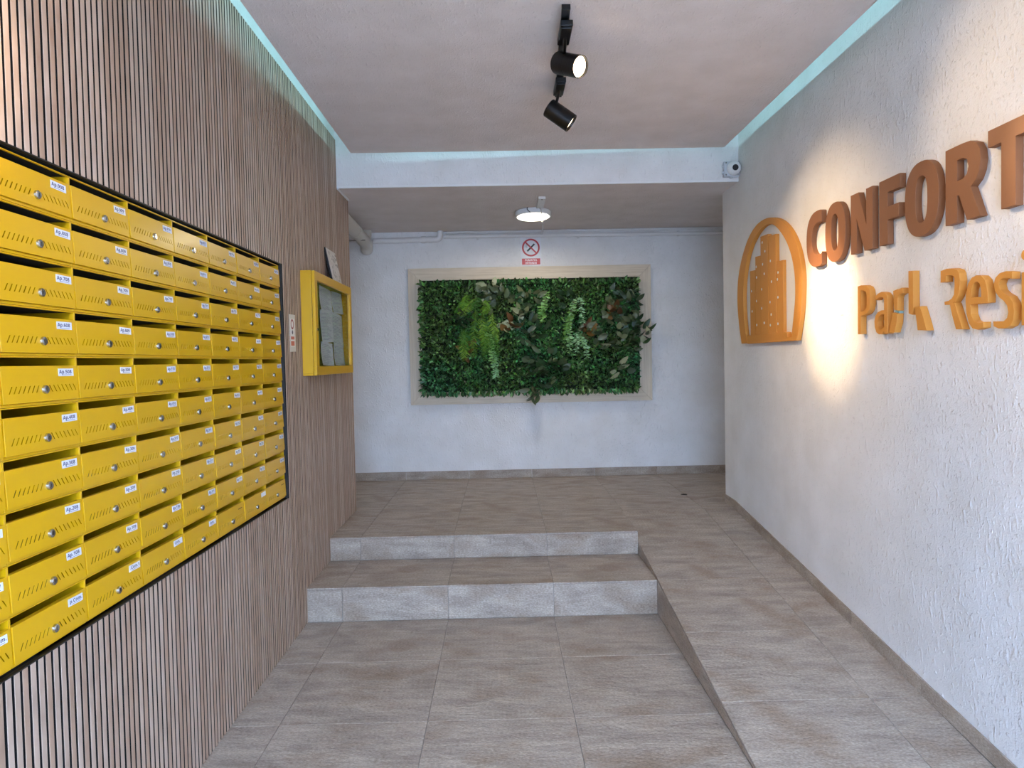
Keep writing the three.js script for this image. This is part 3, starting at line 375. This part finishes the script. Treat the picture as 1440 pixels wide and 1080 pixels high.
  // pale trailing sprigs with opposite oval leaves
  const sprigMat = [0x8fbf6a, 0x9cc98a, 0x7fb255, 0xa8d3a0].map((c) => leafMat(c, 0.45)), oval = leafGeo(0.036, 0.0085, 0.25, 0.25, 3);
  const sprig = (X, Y, len, sway, mat) => { const [x, y] = px(X, Y), pts = [[x, y, zb + 0.055], [x + sway * 0.5, y - len * 0.5, zb + 0.1], [x + sway, y - len, zb + 0.09]], c = new THREE.CatmullRomCurve3(pts.map((p) => new THREE.Vector3(...p))), gs = [tube(pts, 0.0016, 8, 4)], n = Math.round(len / 0.019);
    for (let i = 0; i <= n; i++) for (const sd of [-1, 1]) { const p = c.getPoint(i / n), d = new THREE.Vector3(sd * rr(0.5, 1), rr(-0.9, 0.1), rr(0.1, 0.9)).normalize(), k = rr(0.7, 1.25); gs.push(oval.clone().applyMatrix4(new THREE.Matrix4().compose(p, new THREE.Quaternion().setFromUnitVectors(up, d), new THREE.Vector3(k, k, k)))); }
    obj('trailing_sprig', gs, mat, lw); };
  for (const [X, Y, l, s, k] of [[768, 412, 0.2, -0.05, 0], [764, 422, 0.17, -0.03, 0], [760, 432, 0.14, 0.01, 2], [806, 420, 0.2, -0.05, 1], [814, 420, 0.22, 0.02, 3], [804, 430, 0.24, -0.06, 2], [794, 448, 0.2, -0.01, 2], [798, 452, 0.26, 0.0, 1], [808, 470, 0.17, 0.0, 3], [813, 472, 0.13, 0.03, 1], [819, 480, 0.16, 0.02, 3], [688, 480, 0.2, 0.02, 0], [692, 494, 0.24, 0.02, 1], [682, 455, 0.2, 0.05, 0], [694, 510, 0.13, 0.0, 3]]) sprig(X, Y, l, s, sprigMat[k]);
}
// ------------------------------------------------------------------ notice board with papers, plaque and sticker
{
  const xb = XL + 0.001, xf = XL + 0.082, y0 = 1.397, y1 = 1.993, za = -5.08, zn = -4.088, t = 0.012, f = 0.052;
  const nb = thing('notice_board', 'yellow glazed notice case on the slatted wall', 'notice board', [0, 0, 0]);
  obj('case', [rbox(xb, xf - 0.02, y1 - t, y1, za, zn), rbox(xb, xf - 0.02, y0, y0 + t, za, zn), rbox(xb, xf - 0.02, y0 + t, y1 - t, zn - t, zn), rbox(xb, xf - 0.02, y0 + t, y1 - t, za, za + t), box(xb, xb + 0.006, y0 + t, y1 - t, za + t, zn - t)], M.yellow, nb);
  const dr = obj('door', [rbox(xf - 0.018, xf, y1 - f, y1 - 0.002, za + 0.002, zn - 0.002), rbox(xf - 0.018, xf, y0 + 0.002, y0 + f, za + 0.002, zn - 0.002), rbox(xf - 0.018, xf, y0 + f, y1 - f, zn - f - 0.006, zn - 0.002), rbox(xf - 0.018, xf, y0 + f, y1 - f, za + 0.002, za + f)], M.yellow, nb);
  obj('glass_pane', new THREE.PlaneGeometry(zn - za - 2 * f, y1 - y0 - 2 * f + 0.008).rotateY(Math.PI / 2).translate(xf - 0.010, (y0 + y1) / 2, (za + zn) / 2), new THREE.MeshPhysicalMaterial({ color: 0xffffff, transmission: 1, thickness: 0, roughness: 0.04, ior: 1.5 }), dr);
  const lk = obj('lock', cyl(0.008, 0.008, 0.006, 16).rotateZ(Math.PI / 2).translate(xf + 0.003, 1.66, zn - 0.03), M.chrome, dr); void lk;
  const corkMap = tex(128, 128, (u, v) => mixc(hex(0xb0a83c), hex(0x8c862e), clamp(0.5 + N3(u, v, 30, 30, 3) * 1.5)), true);
  obj('pin_panel', metreUV(box(xb + 0.006, xb + 0.016, y0 + t, y1 - t, za + t, zn - t), 0.2), new THREE.MeshStandardMaterial({ map: corkMap, roughness: 0.9 }), nb);
  const paperMap = [0, 1].map((k) => { const cv = document.createElement('canvas'); cv.width = 128; cv.height = 180; const c = cv.getContext('2d'); c.fillStyle = k ? '#b9c4c4' : '#c4cdcb'; c.fillRect(0, 0, 128, 180); c.fillStyle = '#95a09f'; for (let y = 18; y < 168; y += 8) c.fillRect(14, y, 60 + ((y * 37 + k * 19) % 41), 2.5); const t2 = new THREE.CanvasTexture(cv); t2.colorSpace = THREE.SRGBColorSpace; return t2; });
  const pm = paperMap.map((m) => new THREE.MeshStandardMaterial({ map: m, roughness: 0.8, side: THREE.DoubleSide }));
  const sheet = (w, h, c) => { const g = new THREE.PlaneGeometry(w, h, 8, 8), p = g.attributes.position; for (let i = 0; i < p.count; i++) { const x = p.getX(i) / w, y = p.getY(i) / h; p.setZ(i, c * (x * x * 0.8 + Math.max(0, -y) ** 2 * 1.6 + 0.25 * Math.sin(5 * x + 3 * y))); } g.computeVertexNormals(); return g; };
  [[-4.57, 1.865, 0.297, 0.15, 'short grey paper at upper left inside the notice case'], [-4.875, 1.87, 0.29, 0.14, 'short grey paper at upper right inside the notice case'], [-4.56, 1.70, 0.297, 0.205, 'grey paper in middle left inside the notice case'], [-4.87, 1.69, 0.297, 0.215, 'grey paper in middle right inside the notice case'], [-4.565, 1.525, 0.297, 0.145, 'grey paper at lower left inside the notice case'], [-4.885, 1.52, 0.285, 0.14, 'grey paper at lower right inside the notice case']].forEach(([z, y, w, h, l], i) => {
    const o = obj('paper_notice', sheet(w, h, 0.014), pm[i % 2]); o.position.set(xb + 0.022 + 0.002 * (i % 3), y, z); o.rotation.set(0, Math.PI / 2, 0); o.rotateZ(rr(-0.05, 0.05)); tag(o, l, 'paper', 'notices in the yellow case'); });
  // framed plaque standing on the case, leaning back on the slats
  const pl = thing('plaque', 'pale patterned plaque leaning on the slats above notice case', 'plaque', [XL + 0.052, y1 + 0.0015, -4.80]); pl.rotation.z = 0.20; 
  const pc = document.createElement('canvas'); pc.width = 96; pc.height = 96; { const c = pc.getContext('2d'); c.fillStyle = '#cfc6bb'; c.fillRect(0, 0, 96, 96); for (let i = 0; i < 40; i++) { c.fillStyle = ['#a59a8c', '#8f8579', '#e0d8cd'][i % 3]; c.fillRect(rr(4, 86), rr(4, 86), rr(3, 14), rr(3, 10)); } }
  const pt = new THREE.CanvasTexture(pc); pt.colorSpace = THREE.SRGBColorSpace;
  obj('back', rbox(-0.014, 0, 0, 0.225, -0.13, 0.13, 0.001), M.black, pl); obj('face', box(0.0002, 0.003, 0.004, 0.221, -0.126, 0.126), new THREE.MeshStandardMaterial({ map: pt, roughness: 0.5 }), pl);
  // sticker on the slats
  const sc = document.createElement('canvas'); sc.width = 96; sc.height = 176; { const c = sc.getContext('2d'); c.fillStyle = '#d8d0c2'; c.fillRect(0, 0, 96, 176); c.fillStyle = '#efe9e0'; c.fillRect(14, 20, 68, 132); c.lineWidth = 9; c.strokeStyle = '#a03a30'; c.beginPath(); c.arc(48, 46, 20, 0, 7); c.stroke(); c.fillStyle = '#3a3234'; c.beginPath(); c.arc(48, 84, 10, 0, 7); c.fill(); c.fillStyle = '#c65a3c'; c.fillRect(20, 104, 56, 14); c.fillRect(20, 126, 56, 22); }
  const stx = new THREE.CanvasTexture(sc); stx.colorSpace = THREE.SRGBColorSpace;
  const sg = box(0, 0.0012, -0.1, 0.1, -0.055, 0.055), su = sg.attributes.uv; void su;
  const so = obj('sticker', sg, new THREE.MeshStandardMaterial({ map: stx, roughness: 0.4 })); so.position.set(XL + 0.0008, 1.632, -3.905); so.rotation.x = 0.02; tag(so, 'small pale sticker with red ring beside the notice case', 'sticker');
}
// ------------------------------------------------------------------ no-smoking sign, pipes, cable, security camera
{
  const cv = document.createElement('canvas'); cv.width = 384; cv.height = 520; const c = cv.getContext('2d');
  c.fillStyle = '#eceaea'; c.fillRect(0, 0, 384, 520); c.lineWidth = 30; c.strokeStyle = '#c0202c'; c.beginPath(); c.arc(192, 190, 150, 0, 7); c.stroke();
  c.save(); c.translate(192, 190); c.rotate(-0.78); c.fillStyle = '#17181a'; c.fillRect(-95, -15, 190, 30); c.restore(); c.strokeStyle = '#9aa0a4'; c.lineWidth = 7; for (const d of [0, 16]) { c.beginPath(); c.moveTo(110 + d, 190); c.bezierCurveTo(86 + d, 165, 120 + d, 150, 104 + d, 118); c.stroke(); }
  c.strokeStyle = '#c0202c'; c.lineWidth = 26; c.beginPath(); c.moveTo(86, 84); c.lineTo(298, 296); c.stroke();
  c.fillStyle = '#c8303a'; c.fillRect(22, 392, 340, 112); c.fillStyle = '#ffffff'; c.font = 'bold 50px sans-serif'; c.textAlign = 'center'; c.textBaseline = 'middle'; c.fillText('FUMATUL', 192, 423); c.fillText('INTERZIS', 192, 475);
  const t = new THREE.CanvasTexture(cv); t.colorSpace = THREE.SRGBColorSpace;
  const o = obj('no_smoking_sign', box(-0.0975, 0.0975, -0.132, 0.132, 0, 0.003), new THREE.MeshStandardMaterial({ map: t, roughness: 0.4 })); o.position.set(0.301, 2.489, ZB + 0.0008); tag(o, 'white no-smoking sign with red ring above the greenery', 'sign');
  // drain pipe from the left corridor into the back wall
  const d = thing('drain_pipe', 'thick beige drain pipe entering the back wall at upper left', 'pipe', [0, 0, 0]);
  obj('pipe_run', tube([[-1.2, 2.59, -5.46], [-1.206, 2.586, -5.8], [-1.215, 2.58, -6.2], [-1.225, 2.572, -6.62]], 0.056, 16, 20), M.pvcBeige, d);
  obj('elbow', [tube([[-1.225, 2.572, -6.58], [-1.228, 2.57, -6.68], [-1.232, 2.556, -6.74], [-1.236, 2.53, -6.775]], 0.059, 14, 20), new THREE.SphereGeometry(0.059, 20, 12).translate(-1.236, 2.53, -6.775)], M.pvcBeige, d);
  obj('branch', [rod([-1.225, 2.585, -6.72], [-1.225, YS - 0.001, -6.72], 0.042, 20), rod([-1.225, YS - 0.05, -6.72], [-1.225, YS - 0.001, -6.72], 0.048, 20)], M.pvcBeige, d);
  obj('collar', rod([-1.213, 2.58, -6.1], [-1.216, 2.579, -6.2], 0.0605, 20), M.pvcBeige, d);
  obj('wall_bracket', [rod([-1.40, 2.53, -6.3], [-1.16, 2.53, -6.3], 0.006, 8)], M.chrome, d);
  const zp = ZB + 0.034;
  const w = thing('water_pipe', 'white pipe with elbow fitting left of the long conduits', 'pipe', [0, 0, 0]);
  obj('pipe_run', rod([-1.18, 2.607, zp], [-0.66, 2.611, zp], 0.025, 18), M.pvc, w);
  obj('coupling', [rod([-0.73, 2.6105, zp], [-0.685, 2.611, zp], 0.032, 18), rod([-0.685, 2.611, zp], [-0.60, 2.612, zp], 0.027, 18), rod([-0.66, 2.611, zp], [-0.63, 2.611, zp], 0.031, 18)], M.pvc, w);
  obj('elbow', tube([[-0.62, 2.612, zp], [-0.585, 2.613, zp], [-0.562, 2.622, zp], [-0.552, 2.645, zp], [-0.551, 2.672, zp]], 0.028, 16, 16), M.pvc, w);
  obj('riser', rod([-0.551, 2.66, zp], [-0.551, YS - 0.0005, zp], 0.025, 18), M.pvc, w);
  const c1 = thing('conduit', 'thicker lower white conduit running along back wall top', 'pipe', [0, 0, 0]);
  obj('pipe_run', rod([-0.52, 2.637, zp], [2.6, 2.622, zp], 0.018, 14), M.pvc, c1); for (const x of [-0.2, 0.75, 1.7]) obj('clip', rbox(x - 0.01, x + 0.01, 2.606, 2.658, ZB + 0.0006, zp + 0.002, 0.002), M.pvc, c1);
  const c2 = thing('conduit', 'thin upper white conduit tight under the corridor ceiling', 'pipe', [0, 0, 0]); obj('pipe_run', rod([-0.5, 2.6775, ZB + 0.0125], [2.6, 2.6775, ZB + 0.0125], 0.0115, 12), M.pvc, c2);
  // security camera on a junction box at the right end of the beam
  const s = thing('security_camera', 'small white dome camera at right end of beam', 'camera', [1.636, 2.77, ZBEAM]);
  obj('junction_box', [rbox(-0.054, 0.056, -0.056, 0.05, 0.001, 0.04, 0.006), rod([-0.06, 0.02, 0.02], [-0.052, 0.02, 0.02], 0.012), rod([-0.06, -0.025, 0.02], [-0.052, -0.025, 0.02], 0.012), rod([0, -0.062, 0.02], [0, -0.054, 0.02], 0.012)], plain(0xc9ccce, { roughness: 0.5 }), s);
  for (const [x, y] of [[-0.04, 0.038], [-0.04, -0.044], [0.044, -0.044]]) obj('screw', cyl(0.005, 0.005, 0.003, 10).rotateX(Math.PI / 2).translate(x, y, 0.041), M.chrome, s);
  const b = obj('dome', new THREE.LatheGeometry([[0, 0], [0.046, 0], [0.048, 0.012], [0.046, 0.03], [0.036, 0.05], [0.024, 0.058], [0.021, 0.056]].map((p) => new THREE.Vector2(...p)), 28).rotateX(Math.PI / 2).translate(0, 0, 0.04), M.whitePaint, s); b.rotation.set(0.12, -0.06, 0); b.position.set(0.014, 0.004, 0);
  obj('lens', [cyl(0.021, 0.021, 0.004, 20).rotateX(Math.PI / 2).translate(0, 0, 0.093)], M.black, b);
}
// ------------------------------------------------------------------ lamps
{
  const lf = obj('fallen_leaf', new THREE.SphereGeometry(1, 12, 6).scale(0.028, 0.004, 0.012), M.dark); lf.position.set(1.46, S2 + 0.005, -5.79); lf.rotation.y = -0.3; tag(lf, 'small dark scrap lying on upper floor near right wall', 'scrap');
  // round surface lamp in the corridor
  const x = 0.286, z = -5.965, y = YS - 0.016;
  const l = thing('round_lamp', 'lit round white lamp under the corridor ceiling', 'lamp', [x, y, z]);
  obj('housing', new THREE.LatheGeometry([[0, 0.003], [0.145, 0.003], [0.148, 0], [0.148, -0.034], [0.143, -0.038], [0.134, -0.038], [0.134, -0.033], [0, -0.033]].map((p) => new THREE.Vector2(...p)), 48), M.whitePaint, l);
  const df = obj('diffuser', cyl(0.1335, 0.1335, 0.003, 48).translate(0, -0.0355, 0), new THREE.MeshStandardMaterial({ color: 0xffffff, emissive: NEUTRAL, emissiveIntensity: 2.2 }), l); df.castShadow = false;
  l.rotation.x = -0.075;
  const pl = new THREE.RectAreaLight(NEUTRAL, POWER.disc, 0.2, 0.2); pl.position.set(x, y - 0.042, z); pl.lookAt(x, y - 1, z + 0.075); scene.add(pl);
  const dr = thing('lamp_driver', 'slim white driver box on the soffit before round lamp', 'box', [0.332, YS, -5.62]);
  obj('body', rbox(-0.028, 0.028, -0.02, -0.0005, -0.17, 0.17, 0.003), M.whitePaint, dr); for (const k of [-1, 1]) obj('screw', cyl(0.005, 0.005, 0.003, 10).translate(0, -0.021, 0.15 * k), M.dark, dr);
  tag(obj('lamp_cable', tube([[0.335, YS - 0.02, -5.76], [0.345, YS - 0.05, -5.80], [0.37, YS - 0.07, -6.1], [0.395, YS - 0.05, -6.5], [0.402, 2.642, -6.80]], 0.006, 30, 8), M.pvc), 'thin white cable from driver past the round lamp', 'cable');
  tag(obj('lamp_wire', tube([[0.235, YS - 0.004, -5.815], [0.232, YS - 0.02, -5.807], [0.245, YS - 0.034, -5.81], [0.26, YS - 0.042, -5.828]], 0.0035, 12, 6), M.black), 'short black wire end on rim of the round lamp', 'wire');

  // ceiling track with two spotlights
  const tr = thing('ceiling_track', 'short black power track on the ceiling', 'track', [0, 0, 0]);
  const ta = new THREE.Vector3(0.292, YP, -2.965), tb = new THREE.Vector3(0.337, YP, -3.93), len = ta.distanceTo(tb);
  const rail = obj('rail', [box(-0.017, 0.017, -0.018, -0.0005, -len / 2, len / 2), box(-0.017, -0.012, -0.021, -0.018, -len / 2, len / 2), box(0.012, 0.017, -0.021, -0.018, -len / 2, len / 2)], M.black, tr); rail.position.copy(ta).lerp(tb, 0.5); rail.rotation.y = Math.atan2(ta.x - tb.x, ta.z - tb.z);
  const cap = obj('end_cap', rbox(-0.018, 0.018, -0.0225, -0.0005, -0.006, 0.006, 0.002), M.black, tr); cap.position.copy(ta); const cap2 = cap.clone(); cap2.name = 'end_cap'; cap2.position.copy(tb); tr.add(cap2);
  const cone = (13.5 * Math.PI) / 180;
  function spot(label, adapter, center, dir, power, color, feed) {
    const g = thing('track_spotlight', label, 'spotlight', adapter, 'black track spotlights'), c = new THREE.Vector3(...center).sub(new THREE.Vector3(...adapter)), d = new THREE.Vector3(...dir).normalize(), R = 0.049, L = 0.15;
    if (feed) obj('mounting_plate', rbox(-0.04, 0.04, -0.02, -0.0005, -0.04, 0.04, 0.004), M.black, g);
    else obj('adapter', [rbox(-0.026, 0.026, -0.048, -0.0222, -0.095, 0.095, 0.003), rbox(-0.023, 0.023, -0.056, -0.046, -0.03, 0.085, 0.003)], M.black, g);
    obj('arm', [rod([0, -0.05, 0], [c.x - d.x * 0.03, c.y + 0.04, c.z - d.z * 0.03], 0.008, 10), new THREE.SphereGeometry(0.014, 12, 8).translate(c.x - d.x * 0.03, c.y + 0.042, c.z - d.z * 0.03)], M.black, g);
    const q = new THREE.Quaternion().setFromUnitVectors(new THREE.Vector3(0, 1, 0), d);
    const h = obj('head', new THREE.LatheGeometry([[0, -L / 2], [R - 0.004, -L / 2], [R, -L / 2 + 0.004], [R, -0.004], [R - 0.001, -0.002], [R - 0.001, 0.002], [R, 0.004], [R, L / 2 - 0.001], [R - 0.001, L / 2], [R - 0.003, L / 2], [R - 0.004, L / 2 - 0.024], [0, L / 2 - 0.024]].map((p) => new THREE.Vector2(...p)), 40), M.black, g); h.position.copy(c); h.quaternion.copy(q);
    obj('lamp_face', cyl(R - 0.0045, R - 0.0045, 0.004, 32).translate(0, L / 2 - 0.0155, 0), new THREE.MeshStandardMaterial({ color: 0xffffff, emissive: color, emissiveIntensity: 4 }), h);
for (const [k, a] of [[1, cone], [POWER.spill / POWER.beam, cone * 2.7]]) {                  // the beam and its spill
      const s = new THREE.SpotLight(color, power * k, 0, a, 1, 2); s.position.set(...center).addScaledVector(d, L / 2 + 0.004); s.target.position.copy(s.position).addScaledVector(d, 2); s.castShadow = true; s.shadow.radius = 1.6; scene.add(s, s.target);
    }
  }
  spot('black cylinder spotlight whose lit face turns towards the doorway', [0.3025, YP, -3.14], [0.333, 2.79, -3.29], [0.62, -0.40, 0.67], POWER.beam, WARM);
  spot('black cylinder spotlight at far track end aimed at lower wall', [0.3285, YP, -3.75], [0.335, 2.745, -3.83], [0.79, -0.60, 0.08], POWER.beam, WARM);
  spot('black spotlight near the doorway aimed at the slatted wall', [0.05, YP, -1.35], [0.03, 2.77, -1.40], [-0.92, -0.46, -0.10], POWER.beam * 0.3, WARM, true);
  // cyan LED strips on top of the dropped ceiling, washing the walls through the gaps
  function strip(label, pts, dir, power, h = 0.008) {                     // one strip laid through pts; dir = the way it shines
    const n = new THREE.Vector3(dir[0], 0, dir[1]), g = thing('led_strip', label, 'light strip', pts[0]), o = new THREE.Vector3(...pts[0]);
    for (let k = 1; k < pts.length; k++) {
      const A = new THREE.Vector3(...pts[k - 1]), B = new THREE.Vector3(...pts[k]), mid = A.clone().lerp(B, 0.5), L = A.distanceTo(B), X = B.clone().sub(A).normalize();
      const Z = n.clone().addScaledVector(X, -n.dot(X)).normalize(), Y = Z.clone().cross(X); if (Y.y < 0) { Y.negate(); X.negate(); }
      const q = new THREE.Quaternion().setFromRotationMatrix(new THREE.Matrix4().makeBasis(X, Y, Z)), put = (m) => { m.position.copy(mid).sub(o); m.quaternion.copy(q); };
      put(obj('profile', box(-L / 2, L / 2, -0.009, 0.009, -0.014, -0.0045), M.whitePaint, g));
      put(obj('led_tape', box(-L / 2, L / 2, -0.004, 0.004, -0.0042, -0.0022), new THREE.MeshStandardMaterial({ color: 0xffffff, emissive: CYAN, emissiveIntensity: 2 }), g));
      const r = new THREE.RectAreaLight(CYAN, power * 0.008 / h, L, h); r.position.copy(mid); r.lookAt(mid.clone().add(Z)); r.quaternion.setFromRotationMatrix(new THREE.Matrix4().makeBasis(X.clone().negate(), Y, Z.clone().negate())); scene.add(r);
    }
  }
  const up3 = new THREE.Vector3(0, 1, 0), yt = YP + PT;
  strip('cyan LED strip above the dropped ceiling along the slatted wall', [[-0.85, yt + 0.03, -4.9], [-0.87, yt + 0.045, -4.1], [-0.915, yt + 0.105, -3.3], [-0.92, yt + 0.115, 1.1]], [-1, 0], POWER.cove, 0.014);
  strip('cyan LED strip above the dropped ceiling along the sign wall', [[1.30, yt + 0.014, -4.9], [1.42, yt + 0.044, 1.1]], [1, 0], POWER.cove);
  strip('cyan LED strip above the dropped ceiling facing the beam', [[-0.8, yt + 0.08, -4.90], [1.4, yt + 0.05, -4.80]], [0, -1], POWER.cove * 0.5);
}
scene.traverse((o) => { if (o.isMesh) o.castShadow = o.receiveShadow = true; });
renderer.render(scene, camera);
